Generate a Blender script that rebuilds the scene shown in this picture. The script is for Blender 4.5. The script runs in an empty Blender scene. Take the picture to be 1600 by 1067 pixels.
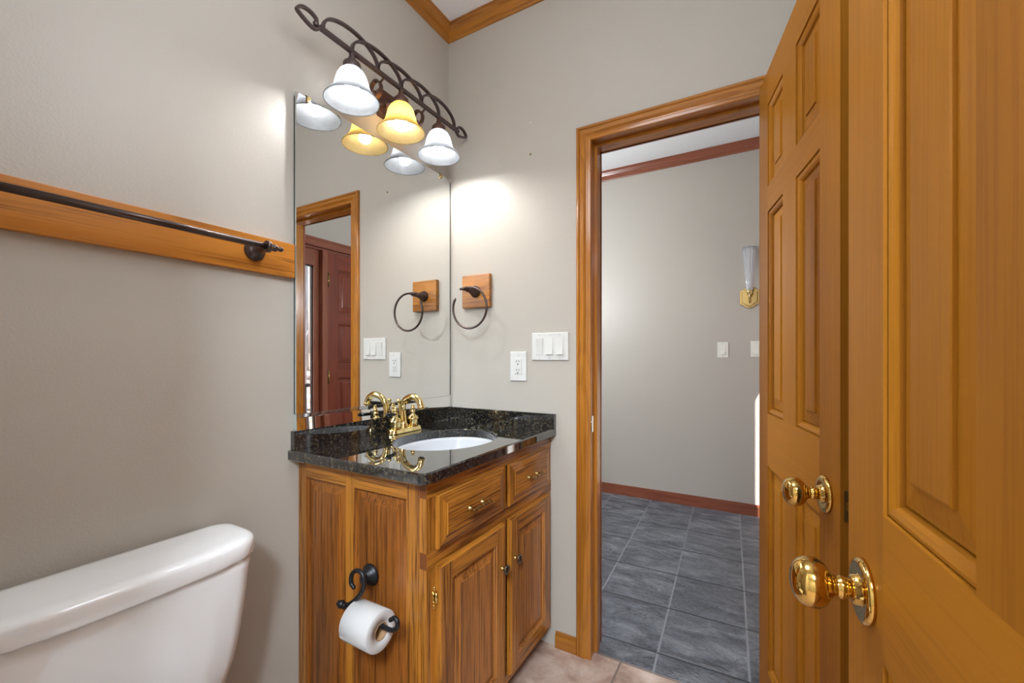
import bpy, bmesh, math, random
from math import radians as R, sin, cos, pi
from mathutils import Vector, Matrix
random.seed(7)
sc = bpy.context.scene
col = sc.collection

# ------------------------------------------------------------------ camera
cd = bpy.data.cameras.new('camera'); cam = bpy.data.objects.new('camera', cd); col.objects.link(cam)
cam.location = (1.277, -1.619, 1.19); cam.rotation_euler = (R(90), 0, R(29.8))
cd.sensor_fit = 'HORIZONTAL'; cd.sensor_width = 36; cd.lens = 36 * 667 / 1600
cd.clip_start = .02; cd.clip_end = 200
sc.camera = cam
cd.shift_y = 24.5 / 1600   # level camera, horizon a little below the middle of the frame

# ------------------------------------------------------------------ light
sc.view_settings.view_transform = 'Standard'; sc.view_settings.look = 'None'
sc.view_settings.gamma = 1; sc.view_settings.use_curve_mapping = False
sc.view_settings.exposure = 0.84
w = bpy.data.worlds.new('sky'); sc.world = w; w.use_nodes = True
nt = w.node_tree; bg = nt.nodes['Background']
sky = nt.nodes.new('ShaderNodeTexSky'); sky.sky_type = 'NISHITA'; sky.sun_disc = False
sky.sun_elevation = R(38); sky.sun_rotation = R(160); sky.air_density = 1.0; sky.dust_density = 2.0
nt.links.new(sky.outputs[0], bg.inputs[0]); bg.inputs[1].default_value = 0.2

def lamp(name, kind, loc, energy, color=(1, 1, 1), aim=None, size=None, sizey=None):
    d = bpy.data.lights.new(name, kind); d.energy = energy; d.color = color
    o = bpy.data.objects.new(name, d); col.objects.link(o); o.location = loc
    if aim is not None: o.rotation_euler = Vector(aim).to_track_quat('-Z', 'Y').to_euler()
    if kind == 'AREA':
        d.shape = 'RECTANGLE'; d.size = size; d.size_y = sizey or size
    return o
sun = lamp('sun', 'SUN', (4, -3, 4), 15.0, (1, .97, .93), aim=(-.520, .46, -1.03)); sun.data.angle = R(.6)
# added fill lamps without fixtures: entry hall, bathroom's middle, room behind the camera
lamp('hall_fill_light', 'POINT', (-.35, .95, 1.75), 35, (.88, .94, 1)).data.shadow_soft_size = .16
lamp('bath_fill_light', 'POINT', (.85, -1.05, 2.15), 10.5, (.86, .92, 1)).data.shadow_soft_size = .22
lamp('rear_fill_light', 'AREA', (1.45, -2.5, 2.40), 86, (.80, .90, 1), aim=(-.35, .25, -1), size=.4, sizey=.8)
BULB = 168.0

# ------------------------------------------------------------------ materials
def lin(c):
    return tuple(((v / 255) / 12.92 if v / 255 <= .04045 else (((v / 255) + .055) / 1.055) ** 2.4) for v in c) + (1,)
class N:
    def __init__(s, name):
        s.m = bpy.data.materials.new(name); s.m.use_nodes = True; s.t = s.m.node_tree
        s.b = s.t.nodes['Principled BSDF']; s.out = s.t.nodes['Material Output']
    def n(s, t, **k):
        x = s.t.nodes.new('ShaderNode' + t)
        for a, b in k.items(): setattr(x, a, b)
        return x
    def l(s, a, b): s.t.links.new(a, b)
    def val(s, sock, v):
        if hasattr(v, 'links') or isinstance(v, bpy.types.NodeSocket): s.l(v, sock)
        else: sock.default_value = v
    def math(s, op, a, b=0.0, c=None):
        x = s.n('Math', operation=op); s.val(x.inputs[0], a); s.val(x.inputs[1], b)
        if c is not None: s.val(x.inputs[2], c)
        return x.outputs[0]
    def mix(s, f, a, b):
        x = s.n('Mix', data_type='RGBA'); s.val(x.inputs[0], f); s.val(x.inputs[6], a); s.val(x.inputs[7], b); return x.outputs[2]
    def ramp(s, f, stops):
        x = s.n('ValToRGB'); s.l(f, x.inputs[0]); e = x.color_ramp.elements
        e[0].position, e[0].color = stops[0]; e[1].position, e[1].color = stops[-1]
        for p, c in stops[1:-1]: q = e.new(p); q.color = c
        return x.outputs[0]
    def coord(s, scale=(1, 1, 1), rand=True, kind='Object'):
        tc = s.n('TexCoord'); mp = s.n('Mapping'); s.l(tc.outputs[kind], mp.inputs[0]); mp.inputs[3].default_value = scale
        if rand:
            oi = s.n('ObjectInfo'); mu = s.math('MULTIPLY', oi.outputs['Random'], 37.0)
            cx = s.n('CombineXYZ'); s.l(mu, cx.inputs[0]); s.l(mu, cx.inputs[1]); s.l(mu, cx.inputs[2]); s.l(cx.outputs[0], mp.inputs[1])
        return mp.outputs[0]
    def noise(s, v, scale, detail=3, rough=.5, dist=0.0):
        x = s.n('TexNoise'); s.l(v, x.inputs['Vector']); x.inputs['Scale'].default_value = scale
        x.inputs['Detail'].default_value = detail; x.inputs['Roughness'].default_value = rough; x.inputs['Distortion'].default_value = dist
        return x.outputs[0]
    def bump(s, h, strength, dist=.01):
        x = s.n('Bump'); s.l(h, x.inputs['Height']); x.inputs['Strength'].default_value = strength; x.inputs['Distance'].default_value = dist
        s.l(x.outputs[0], s.b.inputs['Normal'])
    def set(s, **k):
        for a, b in k.items(): s.val(s.b.inputs[a.replace('_', ' ')], b)
        return s
def plain(name, c, rough=.5, metal=0.0, **k):
    x = N(name); x.set(Base_Color=lin(c), Roughness=rough, Metallic=metal, **k); return x.m

def wood(name, light, dark, grain='Z', lines=14, rough=.3, pore=.35, coat=.25, contrast=1.0, fine=1.0, spec=.4, ring=.5):
    x = N(name)
    a = .09
    sc_ = {'X': (a, 1, 1), 'Y': (1, a, 1), 'Z': (1, 1, a)}[grain]
    v = x.coord(sc_)
    base = x.noise(v, 3.2 * fine, 2.5, .45, .15)
    li = x.math('MULTIPLY', base, lines * 1.8)
    fr = x.math('FRACT', li)
    saw = x.math('SMOOTH_MIN', x.math('POWER', fr, 2.0), x.math('MULTIPLY', x.math('SUBTRACT', 1.0, fr), 6.0), .1)
    tone = x.noise(v, 5.0 * fine, 3, .55)
    b = .022
    sp = {'X': (b, 1, 1), 'Y': (1, b, 1), 'Z': (1, 1, b)}[grain]
    v2 = x.coord(sp)
    pr = x.noise(v2, 190.0, 3, .65)
    pm = x.n('MapRange'); x.l(pr, pm.inputs[0]); pm.inputs[1].default_value = .47; pm.inputs[2].default_value = .64
    f1 = x.math('MULTIPLY', saw, ring)
    f2 = x.math('MULTIPLY', pm.outputs[0], pore)
    f3 = x.math('MULTIPLY', x.math('SUBTRACT', tone, .46), 1.3 * contrast)
    f = x.math('ADD', x.math('ADD', f1, f2), f3)
    cl = x.n('Clamp'); x.l(f, cl.inputs[0])
    c = x.mix(cl.outputs[0], lin(light), lin(dark))
    x.set(Base_Color=c, Roughness=rough, Coat_Weight=coat, Coat_Roughness=.12, Specular_IOR_Level=spec)
    x.bump(x.math('SUBTRACT', 1.0, f2), .06, .002)
    return x.m
OAKL, OAKD = (184, 120, 42), (98, 54, 18)
oak = {g: wood('oak_' + g, OAKL, OAKD, g, 8, .32, .85, .2, 1.2, 1.0, .4, .55) for g in 'XYZ'}
oakp = wood('oak_panel', (152, 90, 32), (86, 47, 16), 'Z', 6, .35, .8, .2, 1.4, 1.0, .4, .25)
oakf = wood('oak_front_panel', (178, 116, 54), (98, 56, 24), 'Z', 5, .35, .9, .2, 1.2, 1.0, .4, .25)
oake = wood('oak_end', (120, 66, 28), (92, 48, 20), 'X', 6, .5, .2, .1)
FL, FD = (170, 111, 32), (112, 62, 17)
fir = {g: wood('fir_' + g, FL, FD, g, 3, .42, .18, .0, 2.1, .5, .06, .14) for g in 'XYZ'}
TL, TD = (182, 118, 42), (106, 56, 19)
trimw = {g: wood('stained_trim_' + g, TL, TD, g, 12, .25, .3, .35, .9, 2.0, .35, .3) for g in 'XYZ'}
HL, HD = (150, 86, 62), (112, 58, 40)
hallw = {g: wood('hall_trim_' + g, HL, HD, g, 10, .28, .2, .4, .7, 2.0) for g in 'XYZ'}
mah = {g: wood('mahogany_' + g, (132, 56, 32), (90, 34, 20), g, 8, .28, .15, .4, .6, 1.5) for g in 'XYZ'}

def wallpaint(name, c, s=1.0):
    x = N(name); v = x.coord((1, 1, 1), False)
    n1 = x.noise(v, 2.0, 3); cc = x.mix(x.math('MULTIPLY', n1, .25), lin(c), lin(tuple(q * .93 for q in c)))
    n2 = x.noise(v, 170.0, 3, .6); x.set(Base_Color=cc, Roughness=.42); x.b.inputs['Specular IOR Level'].default_value = .35
    x.bump(n2, .14 * s, .004); return x.m
paint = wallpaint('greige_paint', (188, 182, 172))
hallpaint = wallpaint('hall_paint', (194, 187, 177))
x = N('popcorn_ceiling'); v = x.coord(rand=False); h = x.noise(v, 120, 4, .7)
x.set(Base_Color=lin((244, 245, 246)), Roughness=.9); x.bump(h, .6, .01); ceilm = x.m

x = N('granite'); v = x.coord(rand=False)
a = x.noise(v, 110, 4, .7); b2 = x.noise(v, 55, 4, .7)
vo = x.n('TexVoronoi'); x.l(v, vo.inputs['Vector']); vo.inputs['Scale'].default_value = 130
c1 = x.ramp(a, [(.38, lin((14, 14, 16))), (.54, lin((34, 33, 32))), (.62, lin((78, 70, 52))), (.75, lin((118, 104, 74)))])
c2 = x.mix(x.math('MULTIPLY', x.math('GREATER_THAN', b2, .6), .45), c1, lin((60, 66, 72)))
c3 = x.mix(x.math('MULTIPLY', x.math('LESS_THAN', vo.outputs['Distance'], .16), .3), c2, lin((150, 130, 80)))
x.set(Base_Color=c3, Roughness=.035); x.b.inputs['IOR'].default_value = 1.65; x.set(Coat_Weight=.9, Coat_Roughness=.02); x.b.inputs['Coat IOR'].default_value = 1.45; granite = x.m

x = N('slate'); tc = x.n('TexCoord'); sp = x.n('SeparateXYZ'); x.l(tc.outputs['Object'], sp.inputs[0])
u = x.math('ADD', sp.outputs[0], x.math('MULTIPLY', sp.outputs[1], .048))
vv = x.math('SUBTRACT', sp.outputs[1], x.math('MULTIPLY', sp.outputs[0], .012))
def grid(x, u, o, s, wd):
    q = x.math('DIVIDE', x.math('SUBTRACT', u, o), s); f = x.math('FRACT', x.math('ADD', q, 50.0))
    d = x.math('MINIMUM', f, x.math('SUBTRACT', 1.0, f)); idx = x.math('FLOOR', x.math('ADD', q, 50.0))
    return x.math('LESS_THAN', d, wd / s), idx, d
g1, i1, d1 = grid(x, u, .622 - .006, .324, .0042); g2, i2, d2 = grid(x, vv, .162 - .010, .343, .0042)
g = x.math('MAXIMUM', g1, g2)
cx = x.n('CombineXYZ'); x.l(i1, cx.inputs[0]); x.l(i2, cx.inputs[1]); wn = x.n('TexWhiteNoise'); x.l(cx.outputs[0], wn.inputs[0])
off = x.n('VectorMath', operation='MULTIPLY_ADD'); x.l(wn.outputs['Color'], off.inputs[0]); off.inputs[1].default_value = (7, 7, 7); x.l(tc.outputs['Object'], off.inputs[2])
mp = x.n('Mapping'); x.l(off.outputs[0], mp.inputs[0]); mp.inputs[3].default_value = (1, 2.3, 1); mp.inputs[2].default_value = (0, 0, -.3)
n1 = x.noise(mp.outputs[0], 6, 8, .62, .6); n2 = x.noise(mp.outputs[0], 45, 5, .65, .3); n0 = x.noise(mp.outputs[0], 3.0, 3, .5, 1.2)
ledge = x.math('FRACT', x.math('MULTIPLY', n0, 7.0))
col1 = x.ramp(n1, [(.3, lin((74, 77, 84))), (.5, lin((120, 123, 130))), (.72, lin((172, 174, 180)))])
n3 = x.noise(mp.outputs[0], 70, 4, .7, .2)
col1 = x.mix(x.math('MULTIPLY', x.math('ABSOLUTE', x.math('SUBTRACT', n3, .5)), 2.6), col1, x.ramp(n3, [(.42, lin((58, 61, 68))), (.58, lin((168, 172, 180)))]))  # relief shading put into the colour as fine dark and light contrast
col1 = x.mix(x.math('MULTIPLY', x.math('LESS_THAN', ledge, .045), .6), col1, lin((44, 47, 54)))
col2 = x.mix(x.math('MULTIPLY', wn.outputs['Value'], .25), col1, lin((100, 103, 110)))
col3 = x.mix(g2, x.mix(g1, col2, lin((132, 134, 140))), lin((50, 54, 60)))
hh = x.math('ADD', x.math('ADD', x.math('MULTIPLY', n1, 1.2), x.math('MULTIPLY', n2, .45)), x.math('MULTIPLY', ledge, .3))
hh = x.math('MULTIPLY', hh, x.math('SUBTRACT', 1.0, g)); x.set(Base_Color=col3, Roughness=x.math('ADD', .3, x.math('MULTIPLY', n2, .25))); x.bump(hh, 1.0, .035); slate = x.m

x = N('beige_tile'); tc = x.n('TexCoord'); sp = x.n('SeparateXYZ'); x.l(tc.outputs['Object'], sp.inputs[0])
g1, i1, d1 = grid(x, sp.outputs[0], .818, .405, .004); g2, i2, d2 = grid(x, sp.outputs[1], .04, .405, .004)
g = x.math('MAXIMUM', g1, g2); n1 = x.noise(tc.outputs['Object'], 9, 6, .65, .4)
c1 = x.ramp(n1, [(.3, lin((150, 118, 104))), (.5, lin((186, 160, 144))), (.7, lin((212, 194, 180)))])
x.set(Base_Color=x.mix(g, c1, lin((128, 112, 102))), Roughness=.42); x.bump(x.math('SUBTRACT', x.math('MULTIPLY', n1, .3), g), .25, .004); btile = x.m

porc = plain('porcelain', (238, 239, 240), .06); porc.node_tree.nodes['Principled BSDF'].inputs['Coat Weight'].default_value = .4
brass = plain('polished_brass', (230, 208, 146), .07, 1.0)
kbrass = plain('aged_brass', (214, 176, 98), .09, 1.0)
abrass = plain('antique_brass', (176, 148, 96), .25, 1.0)
pewter = plain('dark_pewter', (110, 100, 84), .35, 1.0)
bronze = plain('oil_rubbed_bronze', (82, 68, 64), .3, .7)
iron = plain('brown_iron', (88, 74, 72), .38, .55)
copper = plain('reddish_bronze', (96, 68, 58), .4, .5)
blackm = plain('matte_black', (26, 27, 30), .4, .3)
chrome = plain('chrome', (215, 216, 218), .12, 1.0)
white = plain('white_plastic', (218, 218, 214), .28)
almond = plain('almond_plastic', (238, 236, 226), .3)
slot = plain('dark_slot', (30, 30, 30), .6)
screwm = plain('painted_screw', (206, 206, 202), .35)
paper = plain('tissue_paper', (192, 191, 190), .95)
cardm = plain('cardboard', (166, 132, 96), .9)
blackb = plain('black_lever', (16, 16, 18), .12)
backing = plain('mirror_edge', (38, 42, 40), .3)
edgel = plain('glass_edge_light', (170, 178, 172), .25)
x = N('mirror'); x.set(Base_Color=(.90, .905, .895, 1), Metallic=1.0, Roughness=.0); mirrorm = x.m
x = N('window_glass'); tr = x.n('BsdfTransparent'); gl = x.n('BsdfGlossy'); gl.inputs['Roughness'].default_value = 0; fr = x.n('LayerWeight'); fr.inputs[0].default_value = .5
ms = x.n('MixShader'); x.l(x.math('ADD', x.math('MULTIPLY', x.math('POWER', fr.outputs['Facing'], 5.0), .6), .04), ms.inputs[0]); x.l(tr.outputs[0], ms.inputs[1]); x.l(gl.outputs[0], ms.inputs[2]); x.l(ms.outputs[0], x.out.inputs[0]); glass = x.m
x = N('clear_fluted_glass'); x.set(Base_Color=(.96, .97, 1, 1), Roughness=.08); x.b.inputs['Transmission Weight'].default_value = .75; x.b.inputs['IOR'].default_value = 1.3; fluted = x.m
def shade_mat(name, c, tcol):
    x = N(name); v = x.coord(rand=True); n = x.noise(v, 14, 4, .6, 1.5); n = x.n('MapRange').outputs[0] if False else n
    r = x.ramp(n, [(.35, lin(tuple(q * .9 for q in c))), (.65, lin(c))])
    tl = x.n('BsdfTranslucent'); x.l(x.mix(.5, r, lin(tcol)), tl.inputs[0]); df = x.n('BsdfDiffuse'); x.l(r, df.inputs[0]); gl = x.n('BsdfGlossy'); gl.inputs['Roughness'].default_value = .15
    m1 = x.n('MixShader'); m1.inputs[0].default_value = .16; x.l(tl.outputs[0], m1.inputs[1]); x.l(df.outputs[0], m1.inputs[2])
    m2 = x.n('MixShader'); m2.inputs[0].default_value = .04; x.l(m1.outputs[0], m2.inputs[1]); x.l(gl.outputs[0], m2.inputs[2]); x.l(m2.outputs[0], x.out.inputs[0]); return x.m
shade_w = shade_mat('alabaster_glass', (140, 141, 142), (124, 125, 127))
shade_y = shade_mat('amber_glass', (176, 160, 118), (170, 150, 104))
def emis(name, c, s):
    x = N(name); e = x.n('Emission'); e.inputs[0].default_value = c; e.inputs[1].default_value = s; x.l(e.outputs[0], x.out.inputs[0]); return x.m
bulb_w = emis('bulb_cool', (.95, .97, 1, 1), BULB); bulb_y = emis('bulb_warm', (1, .92, .76, 1), BULB * .6)

# ------------------------------------------------------------------ mesh helpers
def BM(): return bmesh.new()
def box(bm, x0, x1, y0, y1, z0, z1, mi=0, bev=0.0):
    vs = [bm.verts.new(p) for p in ((x0, y0, z0), (x1, y0, z0), (x1, y1, z0), (x0, y1, z0), (x0, y0, z1), (x1, y0, z1), (x1, y1, z1), (x0, y1, z1))]
    fs = [bm.faces.new([vs[i] for i in f]) for f in ((0, 3, 2, 1), (4, 5, 6, 7), (0, 1, 5, 4), (1, 2, 6, 5), (2, 3, 7, 6), (3, 0, 4, 7))]
    for f in fs: f.material_index = mi
    if bev > 0:
        es = list({e for f in fs for e in f.edges})
        r = bmesh.ops.bevel(bm, geom=es, offset=bev, segments=2, profile=.6, affect='EDGES')
        for f in r['faces']: f.material_index = mi
    return fs
def frame_of(d):
    d = Vector(d).normalized(); up = Vector((0, 0, 1)) if abs(d.z) < .95 else Vector((1, 0, 0))
    a = d.cross(up).normalized(); return a, a.cross(d).normalized()
def lathe(bm, o, axis, prof, seg=32, mi=0, closed=False, sx=1.0, sy=1.0):
    """prof: (distance along the axis, radius)"""
    ax = Vector(axis).normalized(); a, b = frame_of(ax); o = Vector(o); rings = []
    for h, r in prof:
        if r < 1e-5: rings.append([bm.verts.new(o + ax * h)])
        else: rings.append([bm.verts.new(o + ax * h + a * (r * sx * cos(2 * pi * k / seg)) + b * (r * sy * sin(2 * pi * k / seg))) for k in range(seg)])
    if closed: rings.append(rings[0])
    for p, q in zip(rings, rings[1:]):
        for k in range(seg):
            k2 = (k + 1) % seg
            if len(p) == 1 and len(q) == 1: break
            if len(p) == 1: f = bm.faces.new((p[0], q[k], q[k2]))
            elif len(q) == 1: f = bm.faces.new((p[k], q[0], p[k2]))
            else: f = bm.faces.new((p[k], q[k], q[k2], p[k2]))
            f.material_index = mi; f.smooth = True
    if not closed:
        for rg in (rings[0], rings[-1]):
            if len(rg) > 2: bm.faces.new(rg).material_index = mi
def smooth_path(pts, n=8, closed=False):
    P = [Vector(p) for p in pts]; out = []; m = len(P); rng = range(m if closed else m - 1)
    for i in rng:
        p0 = P[(i - 1) % m] if closed or i > 0 else P[0]; p1 = P[i]; p2 = P[(i + 1) % m]; p3 = P[(i + 2) % m] if closed or i + 2 < m else P[-1]
        for k in range(n):
            t = k / n
            out.append(.5 * ((2 * p1) + (p2 - p0) * t + (2 * p0 - 5 * p1 + 4 * p2 - p3) * t * t + (3 * p1 - p0 - 3 * p2 + p3) * t ** 3))
    if not closed: out.append(P[-1])
    return out
def tube(bm, pts, r, seg=12, mi=0, closed=False, ref=None, rect=None, caps=True):
    """round tube (r may be a list); rect=(half height in the path plane, half width along ref) gives a flat bar"""
    P = [Vector(p) for p in pts]; m = len(P); rings = []; prev = None
    for i, p in enumerate(P):
        t = (P[(i + 1) % m] - P[i - 1]) if closed or 0 < i < m - 1 else (P[1] - P[0] if i == 0 else P[-1] - P[-2])
        t.normalize()
        if ref is not None: a = Vector(ref).normalized()
        elif prev is None: a = frame_of(t)[0]
        else: a = (prev - t * prev.dot(t)).normalized()
        prev = a; b = a.cross(t).normalized(); rr = r[i] if isinstance(r, (list, tuple)) else r
        if rect: rings.append([bm.verts.new(p + a * (sx * rect[1]) + b * (sy * rect[0])) for sx, sy in ((1, 1), (-1, 1), (-1, -1), (1, -1))])
        else: rings.append([bm.verts.new(p + a * rr * cos(2 * pi * k / seg) + b * rr * sin(2 * pi * k / seg)) for k in range(seg)])
    n = len(rings[0])
    pairs = list(zip(rings, rings[1:])) + ([(rings[-1], rings[0])] if closed else [])
    for p, q in pairs:
        for k in range(n):
            f = bm.faces.new((p[k], p[(k + 1) % n], q[(k + 1) % n], q[k])); f.material_index = mi; f.smooth = not rect
    if caps and not closed:
        for rg in (rings[0], rings[-1]): bm.faces.new(rg).material_index = mi
def sphere(bm, c, r, seg=20, mi=0, s=(1, 1, 1)):
    g = bmesh.ops.create_uvsphere(bm, u_segments=seg, v_segments=seg // 2 + 2, radius=1.0)
    for v in g['verts']: v.co = Vector((v.co.x * r * s[0], v.co.y * r * s[1], v.co.z * r * s[2])) + Vector(c)
    for f in {f for v in g['verts'] for f in v.link_faces}: f.smooth = True; f.material_index = mi
def prism(bm, poly, o, u, v, n, depth, mi=0, bev=0.0):
    o, u, v, n = map(Vector, (o, u, v, n))
    A = [bm.verts.new(o + u * p[0] + v * p[1]) for p in poly]; B = [bm.verts.new(o + u * p[0] + v * p[1] + n * depth) for p in poly]
    fs = [bm.faces.new(A[::-1]), bm.faces.new(B)]; k = len(poly)
    for i in range(k): fs.append(bm.faces.new((A[i], A[(i + 1) % k], B[(i + 1) % k], B[i])))
    for f in fs: f.material_index = mi
    if bev > 0:
        r = bmesh.ops.bevel(bm, geom=list(fs[1].edges), offset=bev, segments=3, profile=.5, affect='EDGES')
    return fs
def rect_loft(bm, o, u, v, n, rect, prof, cap=True, miv=0, mih=0, micap=None):
    """mitred rings: prof = (inset, height along n)"""
    o, u, v, n = map(Vector, (o, u, v, n)); u0, u1, v0, v1 = rect; rings = []
    for i, h in prof:
        rings.append([bm.verts.new(o + u * a + v * b + n * h) for a, b in ((u0 + i, v0 + i), (u1 - i, v0 + i), (u1 - i, v1 - i), (u0 + i, v1 - i))])
    for p, q in zip(rings, rings[1:]):
        for k in range(4):
            f = bm.faces.new((p[k], p[(k + 1) % 4], q[(k + 1) % 4], q[k])); f.material_index = mih if k % 2 == 0 else miv
    if cap: bm.faces.new(rings[-1]).material_index = miv if micap is None else micap
MW = {}
def obj(name, bm, mats, parent=None, local=False, smooth=None):
    if not isinstance(mats, (list, tuple)): mats = [mats]
    if parent is not None and not local:
        inv = MW[parent.name].inverted(); bmesh.ops.transform(bm, matrix=inv, verts=bm.verts)
    bmesh.ops.recalc_face_normals(bm, faces=bm.faces)
    me = bpy.data.meshes.new(name); bm.to_mesh(me); bm.free()
    for m in mats: me.materials.append(m)
    o = bpy.data.objects.new(name, me); col.objects.link(o)
    if parent is not None: o.parent = parent; MW[o.name] = MW[parent.name]
    else: MW[o.name] = Matrix()
    if smooth:
        for p in me.polygons: p.use_smooth = True
    return o
def tag(o, label, cat, group=None):
    o['label'] = label; o['category'] = cat
    if group: o['group'] = group
    return o
def thing(name, label, cat, loc, rz=0.0, group=None, kind=None):
    o = bpy.data.objects.new(name, None); col.objects.link(o); o.location = loc; o.rotation_euler = (0, 0, rz); o.empty_display_size = .05
    MW[o.name] = Matrix.Translation(loc) @ Matrix.Rotation(rz, 4, 'Z')
    if label: o['label'] = label
    if cat: o['category'] = cat
    if group: o['group'] = group
    if kind: o['kind'] = kind
    return o
def struct(name, bm, m, parent=None, label=None):
    o = obj(name, bm, m, parent)
    if parent is None: o['kind'] = 'structure'
    if label: o['label'] = label
    return o
def loft(bm, secs, mi=0, caps=True):
    rs = [[bm.verts.new(p) for p in s] for s in secs]; n = len(rs[0])
    for p, q in zip(rs, rs[1:]):
        for k in range(n):
            f = bm.faces.new((p[k], p[(k + 1) % n], q[(k + 1) % n], q[k])); f.smooth = True; f.material_index = mi
    if caps: bm.faces.new(rs[0]); bm.faces.new(rs[-1])

# ------------------------------------------------------------------ dimensions
XR = 1.72          # right wall / entry wall plane
CB, CH = 2.745, 2.82   # bathroom and hall ceilings
YB = -1.66         # rear wall of the bathroom (the camera stands in its doorway)
YH = 2.065         # far wall of the hall
JL, JR = .710, 1.322   # door opening
HEAD = 2.047
# ------------------------------------------------------------------ shell
bm = BM(); box(bm, -.12, 0, YB - .12, 0.0, 0, CB); struct('wall_left', bm, paint)
bm = BM(); box(bm, -.12, JL - .016, 0, .12, 0, CH + .1); box(bm, JR + .016, XR + .1, 0, .12, 0, CH + .1); box(bm, JL - .016, JR + .016, 0, .12, HEAD + .016, CH + .1)
struct('wall_back', bm, [paint])
bm = BM(); box(bm, XR, XR + .12, YB - .12, 0.0, 0, CB); struct('wall_right', bm, paint)
RL, RR = .72, 1.475   # rear doorway
bm = BM(); box(bm, 0, RL, YB - .12, YB, 0, CB); box(bm, RR, XR, YB - .12, YB, 0, CB); box(bm, RL, RR, YB - .12, YB, 2.05, CB); struct('wall_rear', bm, paint)
bm = BM(); box(bm, -.12, XR + .12, YB - .12, 0.0, CB, CB + .08); struct('ceiling', bm, ceilm)
bm = BM(); box(bm, -.12, XR + .12, YB - 1.9, .045, -.08, 0); struct('floor', bm, btile)
bm = BM(); box(bm, -3.6, XR + .12, .045, YH + .12, -.08, 0); struct('floor_hall', bm, slate)
bm = BM(); box(bm, -3.6, XR + .12, .12, YH + .12, CH, CH + .08); struct('ceiling_hall', bm, ceilm)
bm = BM(); box(bm, -3.6, XR + .12, YH, YH + .12, 0, CH); struct('wall_hall_far', bm, hallpaint)
bm = BM(); box(bm, -3.72, -3.6, .12, YH + .12, 0, CH); struct('wall_hall_end', bm, hallpaint)
bm = BM(); box(bm, -3.6, -.12, 0, .12, 0, CH + .1); struct('wall_hall_near', bm, hallpaint)
# room behind the camera
bm = BM(); box(bm, .1, 2.0, -3.6, -3.5, 0, 2.45); struct('wall_rear_room_end', bm, paint)
bm = BM(); box(bm, .1, .2, -3.5, YB - .12, 0, 2.45); struct('wall_rear_room_left', bm, paint)
bm = BM(); box(bm, 1.9, 2.0, -3.5, YB - .12, 0, 2.45); box(bm, 1.84, 1.9, YB - .2, YB - .12, 0, 2.45); struct('wall_rear_room_right', bm, paint)
bm = BM(); box(bm, .1, 2.0, -3.6, YB - .12, 2.45, 2.53); struct('ceiling_rear_room', bm, ceilm)
# entry wall with two sidelight openings and a door opening
S1, S1b, D0, D1_, S2, S2b = .235, .545, .592, 1.515, 1.562, 1.872
bm = BM()
for a, b, z0, z1 in ((.12, S1, 0, CH), (S1, S2b, 2.045, CH), (S2b, YH, 0, CH)):
    box(bm, XR, XR + .12, a, b, z0, z1)
struct('wall_entry', bm, hallpaint)

# crown mouldings
def crown(bm, p0, p1, out, top, drop, proj, e0=0, e1=0):
    """p0->p1 along the wall, out = unit into the room; e0/e1 mitre growth at the ends"""
    p0, p1, out = Vector(p0), Vector(p1), Vector(out); d = (p1 - p0).normalized()
    prof = [(0, -drop), (.006, -drop), (.010, -drop + .008), (proj * .42, -drop + .014), (proj * .55, -drop * .52), (proj * .62, -drop * .46), (proj * .9, -drop * .24), (proj * .92, -drop * .12), (proj, -drop * .10), (proj, 0), (0, 0)]
    secs = []
    for base, e in ((p0, -e0), (p1, e1)):
        secs.append([base + out * a + Vector((0, 0, top + b)) + d * (e * a) for a, b in prof])
    rs = [[bm.verts.new(p) for p in s] for s in secs]; n = len(prof)
    for k in range(n): bm.faces.new((rs[0][k], rs[0][(k + 1) % n], rs[1][(k + 1) % n], rs[1][k]))
    bm.faces.new(rs[0]); bm.faces.new(rs[1])
bm = BM(); crown(bm, (0, YB, 0), (0, 0, 0), (1, 0, 0), CB, .060, .046, 0, -1); struct('trim_1', bm, trimw['Y'], label='stained crown moulding above the mirror wall')
bm = BM(); crown(bm, (0, 0, 0), (XR, 0, 0), (0, -1, 0), CB, .060, .046, -1, 0); struct('trim_2', bm, trimw['X'], label='stained crown moulding above the doorway wall')
bm = BM(); crown(bm, (-3.6, YH, 0), (XR, YH, 0), (0, -1, 0), CH, .075, .045); struct('trim_3', bm, hallw['X'], label='reddish crown moulding on the hall wall')
# baseboards
def baseb(name, x0, x1, y0, y1, h, m):
    bm = BM(); box(bm, x0, x1, y0, y1, 0, h * .8); 
    if x1 - x0 > y1 - y0: box(bm, x0, x1, (y0 + .006 if y1 <= 0.0 or y0 > 1 else y0), (y1 if y1 <= 0.0 or y0 > 1 else y1 - .006), h * .8, h)
    else: box(bm, x0, x1 - .006, y0, y1, h * .8, h)
    struct(name, bm, m)
baseb('baseboard_back', .56, .652, -.014, 0.0, .063, trimw['X'])
baseb('baseboard_left', 0, .014, YB, -.80, .085, trimw['Y'])
baseb('baseboard_hall', -3.6, XR, YH - .016, YH, .085, hallw['X'])

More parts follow.
